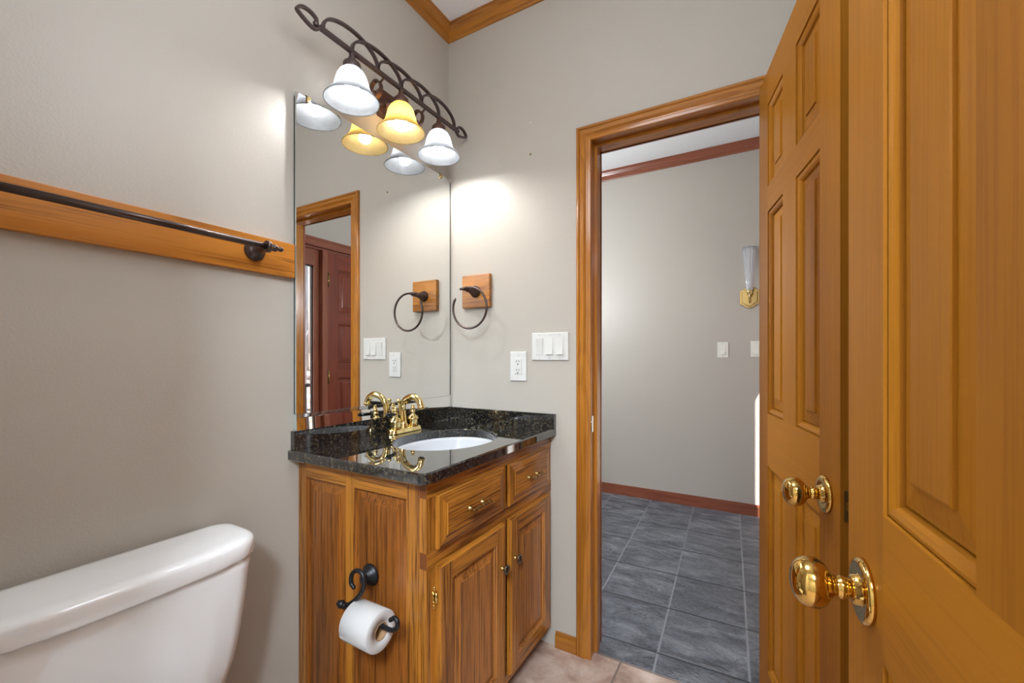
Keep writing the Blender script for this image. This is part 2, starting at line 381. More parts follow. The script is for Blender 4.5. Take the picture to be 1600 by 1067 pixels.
# bathroom doorway: jamb, stops, casing both sides
def casing_prof(w):
    return [(0, 0), (0, .012), (.004, .016), (w * .18, .017), (w * .24, .013), (w * .30, .017), (w * .55, .0185), (w * .70, .012), (w * .76, .011), (w * .82, .013), (w * .97, .011), (w, .008), (w, 0)]
def casing(bm, x0, x1, ztop, w, y, sgn):
    """outer edges x0,x1,ztop; profile runs from the outer edge inwards; sgn -1 stands off towards -Y"""
    pr = casing_prof(w); a = [bm.verts.new((x0 + i, y + sgn * h, 0)) for i, h in pr]; b = [bm.verts.new((x0 + i, y + sgn * h, ztop - i)) for i, h in pr]
    c = [bm.verts.new((x1 - i, y + sgn * h, ztop - i)) for i, h in pr]; d = [bm.verts.new((x1 - i, y + sgn * h, 0)) for i, h in pr]
    for (p, q, mi) in ((a, b, 0), (b, c, 1), (c, d, 0)):
        for k in range(len(pr) - 1): bm.faces.new((p[k], p[k + 1], q[k + 1], q[k])).material_index = mi
    for e in (a, d): bm.faces.new(e)
bm = BM(); casing(bm, JL - .058, JR + .058, 2.104, .060, 0.0, -1); struct('trim_4', bm, [trimw['Z'], trimw['X']], label='stained casing around the bathroom side of the doorway')
bm = BM(); casing(bm, JL - .058, JR + .058, 2.104, .060, .12, 1); struct('trim_5', bm, [hallw['Z'], hallw['X']], label='stained casing around the hall side of the doorway')
bm = BM()
for xa, xb in ((JL - .016, JL), (JR, JR + .016)): box(bm, xa, xb, .0005, .1195, 0, HEAD + .016)
box(bm, JL, JR, .0005, .1195, HEAD, HEAD + .016, 1)
box(bm, JL, JL + .011, .042, .076, 0, HEAD); box(bm, JR - .011, JR, .042, .076, 0, HEAD); box(bm, JL + .011, JR - .011, .042, .076, HEAD - .011, HEAD, 1)
struct('trim_6', bm, [trimw['Z'], trimw['X']], label='stained door jamb with stop between bathroom and hall')
# strike plate on the left jamb
bm = BM(); box(bm, JL, JL + .0025, .004, .036, .893, .957, 0, .0008); tube(bm, [(JL + .001, -.003, .897), (JL + .001, -.003, .953)], .0032, 10); tag(obj('strike_plate', bm, chrome), 'small worn metal strike plate let into the door jamb', 'strike plate')

# ------------------------------------------------------------------ panelled doors
def door_leaf(root, wdt, ht, th, woods, stile, mull, rows, knob=None, skip_panels=False):
    """local frame: x = from the hinge, y 0..th, z up; rows = (z0, z1) of the panel openings"""
    xs = [(stile, (wdt - mull) / 2), ((wdt + mull) / 2, wdt - stile)]
    bm = BM(); z0 = .008
    box(bm, 0, stile, 0, th, z0, ht, 0); box(bm, wdt - stile, wdt, 0, th, z0, ht, 0)
    zs = [z0] + [v for r in rows for v in r] + [ht]
    for k in range(0, len(zs), 2): box(bm, stile, wdt - stile, 0, th, zs[k], zs[k + 1], 1)
    for r in rows: box(bm, xs[0][1], xs[1][0], 0, th, r[0], r[1], 0)
    obj('frame', bm, [woods['Z'], woods['X']], root, True)
    mold = [(0, 0), (.0003, -.0065), (.0016, -.0065), (.0022, -.0035), (.003, -.0032), (.006, -.0030), (.011, -.0052), (.0145, -.0088), (.0155, -.0125), (.0160, -.0165), (.0182, -.0165), (.019, -.0125)]
    fld = [(.019, -.0125), (.024, -.0122), (.046, -.0092), (.0465, -.0062), (.049, -.0055)]
    for r in rows:
        for a, b in xs:
            for y, n in ((0, (0, -1, 0)), (th, (0, 1, 0))):
                bm = BM(); rect_loft(bm, (0, y, 0), (1, 0, 0), (0, 0, 1), n, (a, b, r[0], r[1]), mold, False, 0, 1); obj('moulding', bm, [woods['Z'], woods['X']], root, True)
            bm = BM()
            for y, n in ((0, (0, -1, 0)), (th, (0, 1, 0))): rect_loft(bm, (0, y, 0), (1, 0, 0), (0, 0, 1), n, (a, b, r[0], r[1]), fld, True, 0, 0, 0)
            obj('panel', bm, [woods['Z'], woods['X']], root, True)
def knob_set(root, x, z, y, n, mat):
    bm = BM(); lathe(bm, (x, y, z), (0, n, 0), [(0, .037), (.003, .037), (.006, .0355), (.0075, .032), (.0078, .028), (.006, .020), (.0062, .017), (.013, .0165), (.0145, .013)], 40)
    ro = obj('rosette', bm, mat, root, True)
    bm = BM(); lathe(bm, (x, y, z), (0, n, 0), [(.012, .0115), (.020, .0115), (.022, .0135), (.025, .0135), (.027, .0115), (.031, .012), (.035, .0165), (.040, .0235), (.047, .0285), (.054, .0295), (.061, .028), (.067, .0245), (.0715, .019), (.074, .012), (.0752, .005), (.0754, 0)], 40)
    obj('knob', bm, mat, root, True)
ROWS = [(.250, .865), (1.022, 1.625), (1.700, 1.945)]
TH = .035
a1 = R(12)
# local +x must point from hinge to free edge, local -y must face the camera side (towards -X)
rz1 = math.atan2(-cos(a1), sin(a1))
# door_1: origin at the corner of its hall face; local y=0 is the camera-facing face -> -y normal = (-cos, -sin)
d1 = thing('door_1', 'six-panel stained wood door standing open, hinged on the hall doorway', 'door', (1.285, -.032, 0), rz1, kind='structure')
door_leaf(d1, .61, 2.046, TH, fir, .100, .105, ROWS)
knob_set(d1, .541, .915, 0, -1, kbrass); knob_set(d1, .541, .915, TH, 1, kbrass)
bm = BM(); box(bm, .6095, .6115, .006, .029, .885, .943, 0, .0004); prism(bm, [(-.006, -.008), (.006, -.008), (.006, .008), (-.006, .008)], (.611, .0175, .914), (0, 1, 0), (0, 0, 1), (1, 0, 0), .007); obj('latch_plate', bm, abrass, d1, True)
for hz in (.25, 1.80):
    bm = BM(); tube(bm, [(-.004, TH + .004, hz - .045), (-.004, TH + .004, hz + .045)], .005, 12); box(bm, -.003, .0, .004, TH + .001, hz - .044, hz + .044); obj('hinge', bm, abrass, d1, True)
a2 = R(5.9)
rz2 = math.atan2(cos(a2), -sin(a2))  # from its hinge (behind) towards the free edge (far)
u2 = Vector((-sin(a2), cos(a2), 0)); free = Vector((1.388, -.977, 0)) + u2 * .062
W2 = .68
h2 = free - u2 * W2
# here local -y would face +X, so this leaf is mirrored: face towards the camera is local y=TH side
d2 = thing('door_2', 'six-panel stained wood door in the foreground with large brass knob', 'door', tuple(h2 + Vector((cos(a2), sin(a2), 0)) * TH), rz2, kind='structure')
door_leaf(d2, W2, 2.046, TH, fir, .116, .113, ROWS)
knob_set(d2, W2 - .062, .915, TH, 1, kbrass); knob_set(d2, W2 - .062, .915, 0, -1, kbrass)
bm = BM(); box(bm, W2 - .0005, W2 + .0015, .006, .029, .885, .943, 0, .0004); obj('latch_plate', bm, abrass, d2, True)

# ------------------------------------------------------------------ mirror
MX = .019
mr = thing('wall_mirror', 'large frameless wall mirror standing on the granite backsplash under the light', 'mirror', (0, -.4, .958))
bm = BM(); box(bm, .001, .0125, -.786, -.0008, 1.0095, 2.020); obj('backing_board', bm, backing, mr)
bm = BM(); box(bm, .0125, MX, -.790, -.014, 1.0095, 2.028, 1)
for f in bm.faces:
    f.material_index = 0 if f.calc_center_median().x > MX - 1e-5 else 1
obj('mirror_pane', bm, [mirrorm, edgel], mr)
bm = BM(); prism(bm, [(.002, .9575), (.0225, .9575), (.0205, .9965), (.0209, 1.0085), (.002, 1.0085)], (0, -.790, 0), (1, 0, 0), (0, 0, 1), (0, 1, 0), .778, 1)
for f in bm.faces:
    if f.calc_center_median().x > .0195: f.material_index = 0
o = obj('mirror_strip', bm, [mirrorm, edgel], mr); o['label'] = 'narrow separate mirror strip below the main pane'
for y in (-.748, -.080):
    bm = BM(); tube(bm, [(.006, y, 2.034), (.014, y, 2.036), (.0225, y, 2.030), (.0225, y, 2.012)], .003, ref=(0, 1, 0), rect=(.0012, .006)); sphere(bm, (.0235, y, 2.018), .0028, 10); obj('clip', bm, abrass, mr)

# ------------------------------------------------------------------ towel rail on its board
tr_ = thing('towel_rail', 'long bronze towel bar mounted on an oak board', 'towel bar', (0, -1.15, 1.49))
bm = BM(); box(bm, 0.0005, .020, -1.62, -.795, 1.438, 1.543, 0, .002); obj('board', bm, wood('oak_board', (190, 120, 44), (92, 50, 18), 'Y', 7, .34, .55, .2, 2.2, 1.0), tr_)
bm = BM(); tube(bm, [(.088, -1.425, 1.500), (.088, -.925, 1.500)], .0085, 20); obj('bar', bm, bronze, tr_)
for y, s in ((-.920, 1), (-1.428, -1)):
    bm = BM(); lathe(bm, (.020, y, 1.496), (1, 0, .06), [(0, .029), (.004, .029), (.006, .0265), (.010, .0265), (.012, .023), (.015, .0225), (.017, .018), (.026, .0125), (.040, .0100), (.056, .0100), (.068, .010)], 32)
    lathe(bm, (.088, y - s * .006, 1.500), (0, s, 0), [(0, .0155), (.003, .0165), (.008, .0165), (.011, .0155), (.0112, .006)], 28); obj('post', bm, bronze, tr_)
    bm = BM(); lathe(bm, (.088, y + s * .005, 1.500), (0, s, 0), [(0, .007), (.004, .0055), (.007, .0075), (.010, .0095), (.015, .0105), (.020, .0085), (.023, .005), (.026, .0045), (.028, .0065), (.032, .0075), (.036, .0055), (.040, .0025), (.043, 0)], 20); obj('finial', bm, bronze, tr_)

# ------------------------------------------------------------------ towel ring on its block
tg = thing('towel_ring', 'bronze open towel ring on a small square oak block beside the mirror', 'towel ring', (.17, 0, 1.49))
bm = BM(); box(bm, .096, .246, -.021, -.0005, 1.415, 1.564, 0, .0025); obj('block', bm, oak['X'], tg)
bm = BM(); lathe(bm, (.172, -.021, 1.487), (0, -1, 0), [(0, .026), (.003, .027), (.006, .025), (.009, .025), (.012, .021), (.022, .0185), (.032, .0150), (.045, .0110), (.060, .0092), (.082, .0090)], 32)
obj('post', bm, bronze, tg)
bm = BM(); rc = Vector((.197, -.104, 1.404)); rr_ = .0885
pts = [rc + Vector((cos(t), 0, sin(t))) * rr_ for t in [R(100 - 305 * k / 72) for k in range(73)]]
tube(bm, pts, .0050, 14); sphere(bm, pts[-1], .0062, 12); sphere(bm, pts[-1] + Vector((.003, 0, .006)), .0045, 10)
tube(bm, [(.172, -.103, 1.490), (.190, -.104, 1.492)], .0062, 12); obj('ring', bm, bronze, tg)
bm = BM(); lathe(bm, (.176, -.103, 1.490), (-1, 0, -.04), [(0, .0085), (.004, .009), (.006, .006), (.009, .0055), (.011, .0078), (.015, .0085), (.019, .0065), (.021, .004), (.023, .0045), (.026, .0062), (.030, .005), (.033, 0)], 18); obj('finial', bm, bronze, tg)

# ------------------------------------------------------------------ switch plates and outlet
def plate(name, label, cat, x0, x1, z0, z1, y, gangs, mat, kind, states=(1,)):
    t = thing(name, label, cat, ((x0 + x1) / 2, y, (z0 + z1) / 2))
    bm = BM(); prism(bm, [(x0, z0), (x1, z0), (x1, z1), (x0, z1)], (0, y, 0), (1, 0, 0), (0, 0, 1), (0, -1, 0), .0065, 0, .0035); obj('plate', bm, mat, t)
    pitch = .046; mid = (x0 + x1) / 2; zc = (z0 + z1) / 2
    for g_ in range(gangs):
        gx = mid + (g_ - (gangs - 1) / 2) * pitch
        for zz in (zc - .048, zc + .048):
            bm = BM(); lathe(bm, (gx, y - .006, zz), (0, -1, 0), [(0, .0034), (.0010, .0034), (.0014, .0026), (.0015, 0)], 14); obj('screw', bm, screwm, t)
        if kind == 'switch':
            bm = BM(); s = states[g_ % len(states)]; hw = .0150 if gangs > 1 else .0155
            rect_loft(bm, (gx, y - .0064, zc), (1, 0, 0), (0, 0, 1), (0, -1, 0), (-hw - .002, hw + .002, -.036, .036), [(0, -.001), (.0002, .0006), (.0015, .0006)], True); fr_ = obj('switch_frame', bm, mat, t)
            bm = BM(); dz = .0335; hi, lo = (.0075, .0015) if s > 0 else (.0015, .0075)
            vs = []
            for xx in (-hw, hw):
                vs.append([bm.verts.new((gx + xx, y - .0064 - d, zc + z)) for d, z in ((0, -dz), (lo, -dz), (.0042 if False else .0035, 0), (hi, dz), (0, dz))])
            n_ = 5
            for k in range(n_): bm.faces.new((vs[0][k], vs[0][(k + 1) % n_], vs[1][(k + 1) % n_], vs[1][k]))
            bm.faces.new(vs[0]); bm.faces.new(vs[1]); obj('rocker', bm, mat, t)
        else:
            bm = BM(); rect_loft(bm, (gx, y - .0064, zc), (1, 0, 0), (0, 0, 1), (0, -1, 0), (-.0165, .0165, -.0335, .0335), [(0, -.001), (.0003, .0022), (.0012, .0030)], True); rcp = obj('receptacle', bm, mat, t)
            bm = BM()
            for zz in (.017, -.020):
                box(bm, gx - .0078, gx - .0055, y - .0099, y - .0090, zc + zz + .000, zc + zz + .009); box(bm, gx + .0050, gx + .0072, y - .0099, y - .0090, zc + zz + .001, zc + zz + .0085)
                lathe(bm, (gx, y - .0090, zc + zz - .008), (0, -1, 0), [(0, .0030), (.0009, .0030), (.00091, 0)], 14)
            obj('slots', bm, slot, rcp)
    return t
plate('light_switch', 'white three-rocker light switch plate beside the door casing', 'light switch', .450, .616, 1.177, 1.292, -.0003, 3, white, 'switch', (1, -1, -1))
plate('wall_outlet', 'white double power outlet between the towel ring and the switches', 'outlet', .344, .424, 1.087, 1.214, -.0003, 1, white, 'outlet')
plate('light_switch', 'single pale rocker switch alone on the hall wall', 'light switch', 1.013, 1.090, 1.186, 1.306, YH - .0003, 1, almond, 'switch', (-1,))
plate('light_switch', 'pale switch plate partly hidden by the open door edge', 'light switch', 1.239, 1.362, 1.190, 1.310, YH - .0003, 2, almond, 'switch', (-1, 1))

for zz, lab in ((2.189, 'tiny pale wall anchor high on the wall, the upper of two'), (2.055, 'tiny dark screw high on the wall, the lower of two')):
    bm = BM(); lathe(bm, (.441, -.0002, zz), (0, -1, 0), [(0, .0042), (.0010, .0042), (.0016, .0024), (.005 if zz < 2.1 else .0017, .0018), (.0052 if zz < 2.1 else .0018, 0)], 14); tag(obj('wall_screw', bm, screwm if zz > 2.1 else abrass), lab, 'screw')
# ------------------------------------------------------------------ vanity cabinet
vc = thing('vanity_cabinet', 'oak vanity cabinet with two drawers and two doors under black granite', 'cabinet', (.27, -.385, 0))
YS, XF = -.770, .535
bm = BM(); box(bm, .002, .016, YS + .020, -.004, .09, .850); box(bm, .002, XF - .03, YS + .020, -.004, .09, .105); box(bm, .002, XF - .03, -.018, -.004, .09, .85); obj('carcass', bm, oak['Z'], vc)
bm = BM(); box(bm, .002, .46, YS + .02, YS + .035, 0, .09); box(bm, .445, .46, YS + .02, -.002, 0, .09); obj('plinth', bm, oak['Y'], vc)
# side: stiles (Z), rails (X)
bm = BM(); st = [(.002, .040), (.226, .262), (.466, XF - .022)]
for a, b in st: box(bm, a, b, YS, YS + .020, .0 if False else .02, .8655, 0)
for a, b in ((.040, .226), (.262, .466)):
    box(bm, a, b, YS, YS + .020, .811, .8655, 1); box(bm, a, b, YS, YS + .020, .02, .13, 1)
obj('side_frame', bm, [oak['Z'], oak['X']], vc)
for a, b in ((.040, .226), (.262, .466)):
    bm = BM(); rect_loft(bm, (0, YS, 0), (1, 0, 0), (0, 0, 1), (0, -1, 0), (a, b, .13, .811), [(0, 0), (.0015, -.004), (.005, -.005), (.007, -.010), (.008, -.0105), (.036, -.0035), (.0365, -.002), (.038, -.0018)], True, 0, 1, 0)
    obj('side_panel', bm, [oakp, oakp], vc)
# face frame
bm = BM()
box(bm, XF - .022, XF, YS, YS + .040, .075, .822, 0); box(bm, XF - .022, XF, -.040, -.002, .075, .822, 0)
box(bm, XF - .022, XF, -.405, -.366, .105, .637, 0); box(bm, XF - .022, XF, -.405, -.366, .680, .822, 0)
for z0, z1 in ((.822, .8655), (.637, .680), (.075, .105)):
    fs = box(bm, XF - .0215, XF + .0015, YS - .001, -.002, z0, z1, 1)
    fs[2].material_index = 2
obj('face_frame', bm, [oak['Z'], oak['Y'], oake], vc)
def front(name, y0, y1, z0, z1, is_door):
    X1 = XF + .001; T = .018
    bm = BM()
    o, u, v, n = (X1, 0, 0), (0, 1, 0), (0, 0, 1), (1, 0, 0)
    if is_door:
        s = .052
        outer = [(0, 0), (0, T - .006), (.003, T - .004), (.004, T), ]
        rect_loft(bm, o, u, v, n, (y0, y1, z0, z1), outer, False, 0, 1)
        # stiles and rails: front skin pieces
        i = .004
        def quad(a, b, c, d, mi):
            vs = [bm.verts.new((X1 + T, p, q)) for p, q in ((a, c), (b, c), (b, d), (a, d))]; bm.faces.new(vs).material_index = mi
        quad(y0 + i, y0 + s, z0 + i, z1 - i, 0); quad(y1 - s, y1 - i, z0 + i, z1 - i, 0); quad(y0 + s, y1 - s, z0 + i, z0 + s, 1); quad(y0 + s, y1 - s, z1 - s, z1 - i, 1)
        d = obj(name, bm, [oak['Z'], oak['Y']], vc)
        bm = BM(); rect_loft(bm, (X1 + T, 0, 0), u, v, n, (y0 + s, y1 - s, z0 + s, z1 - s), [(0, 0), (.0015, -.003), (.004, -.0045), (.006, -.0095), (.008, -.0100), (.034, -.0035), (.0345, -.0015), (.036, -.0012)], True, 0, 1, 0)
        obj('panel', bm, [oakf, oakf], d)
    else:
        rect_loft(bm, o, u, v, n, (y0, y1, z0, z1), [(0, 0), (0, T - .008), (.002, T - .006), (.030, T - .002), (.0305, T), (.032, T + .0003)], True, 0, 1, 1)
        d = obj(name, bm, [oak['Z'], oak['Y']], vc)
    return d
def pull(par, y, z):
    X1 = XF + .019
    bm = BM()
    for s in (-1, 1):
        lathe(bm, (X1, y + s * .032, z), (1, 0, 0), [(0, .0075), (.002, .0075), (.004, .0045), (.014, .0040), (.018, .0060), (.022, .0065), (.025, .005)], 18)
    r = []; n = 33; pts = []
    for k in range(n):
        t = -1 + 2 * k / (n - 1); pts.append((X1 + .022, y + t * .050, z))
        q = abs(t) * .050
        r.append(.0046 + (.0022 if abs(q - .032) < .005 else 0) + (.0018 if q < .004 else 0) + (.0018 if q > .046 else 0))
    tube(bm, pts, r, 14); obj('pull', bm, abrass, par)
def cab_knob(par, y, z):
    X1 = XF + .019
    bm = BM(); lathe(bm, (X1, y, z), (1, 0, 0), [(0, .0078), (.003, .0078), (.005, .005), (.011, .0045), (.015, .007), (.017, .008)], 20); k_ = obj('knob', bm, abrass, par)
    bm = BM(); lathe(bm, (X1 + .017, y, z), (1, 0, 0), [(0, .009), (.001, .0155), (.003, .0165), (.005, .0155), (.0055, .0125), (.0050, .012), (.0070, .009), (.0088, .004), (.009, 0)], 24)
    for k in range(9):
        t = 2 * pi * k / 9; sphere(bm, (X1 + .0222, y + .0125 * cos(t), z + .0125 * sin(t)), .0028, 8)
    obj('knob_face', bm, pewter, k_)
dr = front('drawer', -.735, -.400, .680, .824, False); pull(dr, -.572, .752)
dr = front('drawer', -.361, -.044, .680, .824, False); pull(dr, -.206, .752)
dd = front('door', -.735, -.400, .105, .637, True); cab_knob(dd, -.424, .500)
def hinge(par, y, z, s):
    X1 = XF + .0016
    bm = BM(); box(bm, X1, X1 + .0022, y - s * .0 - .013, y - .001 if s > 0 else y + .013, z - .020, z + .020, 0, .0006)
    tube(bm, [(X1 + .007, y - .003 * s, z - .014), (X1 + .007, y - .003 * s, z + .014)], .0042, 12)
    for dz in (-.024, .024): sphere(bm, (X1 + .003, y - .006 * s, z + dz), .0038, 10, 0, (.6, 1, 1.6))
    sphere(bm, (X1 + .0025, y - .009 * s, z + .010), .002, 8); sphere(bm, (X1 + .0025, y - .009 * s, z - .010), .002, 8)
    obj('hinge', bm, brass, par)
hinge(dd, -.737, .555, 1); hinge(dd, -.737, .180, 1)
dd = front('door', -.361, -.044, .105, .637, True); cab_knob(dd, -.338, .500)
hinge(dd, -.042, .555, -1); hinge(dd, -.042, .180, -1)

# ------------------------------------------------------------------ granite top with oval cut-out
ct = thing('countertop', 'black speckled granite vanity top with low backsplash', 'countertop', (.28, -.40, .866))
SC, SA, SB = Vector((.310, -.402)), .168, .208
X0, X1c, Y0, Y1c, Z0, Z1 = .0005, .560, -.806, -.0005, .866, .8975
def rrect(n_c=8):
    pts = []
    r1 = .022
    pts += [(X0, Y0)]
    for k in range(n_c + 1):
        t = -pi / 2 + (pi / 2) * k / n_c; pts.append((X1c - r1 + r1 * cos(t), Y0 + r1 + r1 * sin(t)))
    pts += [(X1c, Y1c), (X0, Y1c)]
    return pts
def ray_hit(th):
    d = Vector((cos(th), sin(th))); best = None; P = rrect()
    for i in range(len(P)):
        a, b = Vector(P[i]), Vector(P[(i + 1) % len(P)]); e = b - a; den = d.x * e.y - d.y * e.x
        if abs(den) < 1e-9: continue
        w_ = a - SC; t = (w_.x * e.y - w_.y * e.x) / den; s = (w_.x * d.y - w_.y * d.x) / den
        if t > 0 and -1e-6 <= s <= 1 + 1e-6: best = t if best is None else min(best, t)
    return SC + d * best
ths = sorted(set([round(2 * pi * k / 96 - pi, 6) for k in range(96)] + [round(math.atan2(p[1] - SC.y, p[0] - SC.x), 6) for p in rrect()]))
bm = BM(); rings = []
def hole(th, z, g=0.0):
    r = 1 / math.sqrt((cos(th) / (SA + g)) ** 2 + (sin(th) / (SB + g)) ** 2); return (SC.x + r * cos(th), SC.y + r * sin(th), z)
def inset(p, g):
    q = Vector((min(p[0], X1c - g), max(p[1], Y0 + g))); return q
for th in ths:
    q = ray_hit(th)
    qi = Vector((q.x - (.004 if q.x > X1c - .001 else .002 if q.x > X1c - .02 and q.y < Y0 + .02 else 0), q.y + (.004 if q.y < Y0 + .001 else .002 if q.x > X1c - .02 and q.y < Y0 + .02 else 0)))
    rings.append([hole(th, Z0), hole(th, Z1 - .003), hole(th, Z1, .003), (qi.x, qi.y, Z1), (q.x, q.y, Z1 - .004), (q.x, q.y, Z0 + .003), (qi.x, qi.y, Z0)])
vr = [[bm.verts.new(p) for p in r] for r in rings]; m = len(vr); n_ = 7
for i in range(m):
    p, q = vr[i], vr[(i + 1) % m]
    for k in range(n_):
        f = bm.faces.new((p[k], p[(k + 1) % n_], q[(k + 1) % n_], q[k]))
obj('slab', bm, granite, ct)
bm = BM(); box(bm, .0005, .0205, -.797, -.0005, Z1, .957, 0, .0012); obj('backsplash', bm, granite, ct)
bm = BM(); box(bm, .0206, .560, -.0205, -.0005, Z1, .957, 0, .0012); obj('backsplash', bm, granite, ct)
# basin
sk = thing('sink_basin', 'white oval undermount basin set below the granite top', 'sink', (SC.x, SC.y, .72))
bm = BM(); secs = []
for g_, z in ((.020, .8655), (-.002, .8655), (-.006, .855), (-.012, .82), (-.028, .78), (-.060, .745), (-.105, .728), (-.135, .7235)):
    secs.append([hole(2 * pi * k / 64, z, g_) for k in range(64)])
loft(bm, secs, 0, False)
secs2 = []
for g_, z in ((.020, .8655), (.020, .855), (.008, .845), (.002, .81), (-.014, .765), (-.05, .73), (-.10, .712), (-.135, .708)):
    secs2.append([hole(2 * pi * k / 64, z, g_) for k in range(64)])
loft(bm, secs2, 0, False); obj('bowl', bm, plain('basin_porcelain', (204, 206, 210), .08), sk)
bm = BM(); lathe(bm, (SC.x, SC.y, .700), (0, 0, 1), [(0, .018), (.020, .020), (.024, .030), (.0255, .030), (.0262, .024), (.0235, .014), (.026, .010), (.027, 0)], 28); obj('drain', bm, brass, sk)
# faucet
fc = thing('faucet', 'polished brass gooseneck faucet with black lever handles', 'faucet', (.075, -.372, Z1))
bm = BM(); pr = []
for g_, z in ((0, 0), (0, .004), (.002, .006), (.003, .012), (.007, .017), (.012, .019)):
    sec = []
    hx, hy, rr2 = .027 - g_, .083 - g_, .020 - g_ * .8
    for cxs, cys, t0 in ((1, 1, 0), (-1, 1, pi / 2), (-1, -1, pi), (1, -1, 3 * pi / 2)):
        for k in range(7):
            t = t0 + pi / 2 * k / 6; sec.append((.075 + cxs * (hx - rr2) + rr2 * cos(t), -.372 + cys * (hy - rr2) + rr2 * sin(t), Z1 + z))
    pr.append(sec)
loft(bm, pr); obj('base_plate', bm, brass, fc)
for s in (-1, 1):
    y = -.372 + s * .048
    bm = BM(); lathe(bm, (.075, y, Z1 + .018), (0, 0, 1), [(0, .0225), (.004, .0235), (.007, .0215), (.010, .0225), (.026, .0220), (.030, .0232), (.032, .0200), (.038, .0180), (.043, .0110), (.048, .0085), (.052, .0095), (.056, .012), (.061, .0085), (.066, .0075), (.070, .0095), (.074, .0075), (.078, .0055), (.081, .007), (.084, .004), (.086, 0)], 28); hb = obj('handle', bm, brass, fc)
    bm = BM(); tube(bm, [(.075 + .006, y + s * .006, Z1 + .074), (.075 + .012, y + s * .020, Z1 + .076), (.075 + .020, y + s * .062, Z1 + .078)], [.0045, .0062, .0078], 14); sphere(bm, (.095, y + s * .062, Z1 + .078), .0078, 12); lv = obj('lever', bm, blackb, hb); lv['label'] = 'black lever'
bm = BM(); lathe(bm, (.070, -.372, Z1 + .017), (0, 0, 1), [(0, .020), (.006, .021), (.010, .017), (.013, .018), (.017, .014), (.026, .0125)], 28)
sp_ = smooth_path([(.070, -.372, Z1 + .030), (.066, -.372, Z1 + .060), (.064, -.372, Z1 + .088), (.075, -.373, Z1 + .118), (.100, -.374, Z1 + .135), (.130, -.375, Z1 + .139), (.156, -.376, Z1 + .124), (.166, -.377, Z1 + .102)], 8)
tube(bm, sp_, [.0142 - .0016 * min(1, k / 20) for k in range(len(sp_))], 18)
d_ = (sp_[-1] - sp_[-3]).normalized(); lathe(bm, sp_[-1] - d_ * .004, d_, [(0, .0115), (.002, .0135), (.010, .0138), (.012, .0125), (.014, .0125), (.0145, .009)], 24); obj('spout', bm, brass, fc)
bm = BM(); tube(bm, [(.052, -.372, Z1 + .018), (.046, -.372, Z1 + .100), (.044, -.372, Z1 + .116)], .0028, 10); sphere(bm, (.044, -.372, Z1 + .120), .0085, 14); sphere(bm, (.044, -.372, Z1 + .110), .0055, 12, 0, (1, 1, .5)); obj('drain_rod', bm, brass, fc)

# ------------------------------------------------------------------ toilet roll holder + roll
hd = thing('toilet_paper_holder', 'black scrolled toilet paper holder screwed to the cabinet side', 'toilet paper holder', (.332, YS, .577))
bm = BM(); lathe(bm, (.332, YS - .0005 - .0, .577), (0, -1, 0), [(0, .0300), (.003, .0305), (.007, .0290), (.011, .0245), (.013, .0225), (.020, .0180), (.028, .014), (.032, .010), (.034, 0)], 32); obj('rosette', bm, blackm, hd)
YP = -.838
arm = smooth_path([(.332, YS - .02, .590), (.345, YP + .03, .604), (.366, YP + .004, .612), (.383, YP, .603)][:0] + [(.341, YP, .574), (.331, YP, .584), (.334, YP, .606), (.349, YP, .620), (.367, YP, .622), (.380, YP, .610), (.381, YP, .590), (.371, YP, .568), (.350, YP, .545), (.324, YP, .524), (.305, YP, .514)], 7)
bm = BM(); tube(bm, arm, .0058, 14); sphere(bm, arm[0], .0058, 10)
tube(bm, smooth_path([(.335, YS - .02, .580), (.350, YP + .022, .592), (.376, YP, .600)], 6), .0075, 14); obj('arm', bm, blackm, hd)
bar = smooth_path([(.305, YP, .514), (.340, YP, .511), (.420, YP, .506), (.458, YP, .503), (.482, YP, .504), (.499, YP, .516), (.501, YP, .531), (.491, YP, .537), (.478, YP, .529)], 7)
bm = BM(); tube(bm, bar, .0058, 14); sphere(bm, bar[-1], .0060, 10)
lathe(bm, (.310, YP, .514), (-1, 0, .03), [(0, .007), (.003, .0095), (.006, .0070), (.010, .0060), (.013, .0095), (.018, .0115), (.023, .0095), (.025, .0060), (.027, .0080), (.030, .0072), (.033, 0)], 18); obj('bar', bm, blackm, hd)
rl = thing('toilet_roll', 'white toilet paper roll hanging on the black holder', 'toilet paper', (.394, YP - .002, .436))
RC = Vector((.346, YP - .001, .4895)); bm = BM()
lathe(bm, RC, (1, 0, 0), [(0, .0215), (0, .049), (.002, .0515), (.098, .0515), (.100, .049), (.100, .0215)], 56, 0, True)
# loose sheet edge
for k in range(1):
    t = R(205); e = []
    for dt in (0, .10, .2):
        rr3 = .0515 + .0008 * (1 - dt / .2); e.append([bm.verts.new(RC + Vector((xx, rr3 * cos(t - dt), rr3 * sin(t - dt)))) for xx in (.0015, .0985)])
    for a_, b_ in zip(e, e[1:]): bm.faces.new((a_[0], a_[1], b_[1], b_[0]))
obj('paper', bm, paper, rl)
bm = BM(); lathe(bm, RC, (1, 0, 0), [(-.0005, .0200), (-.0005, .0214), (.1005, .0214), (.1005, .0200)], 40, 0, True); obj('cardboard_core', bm, cardm, rl)

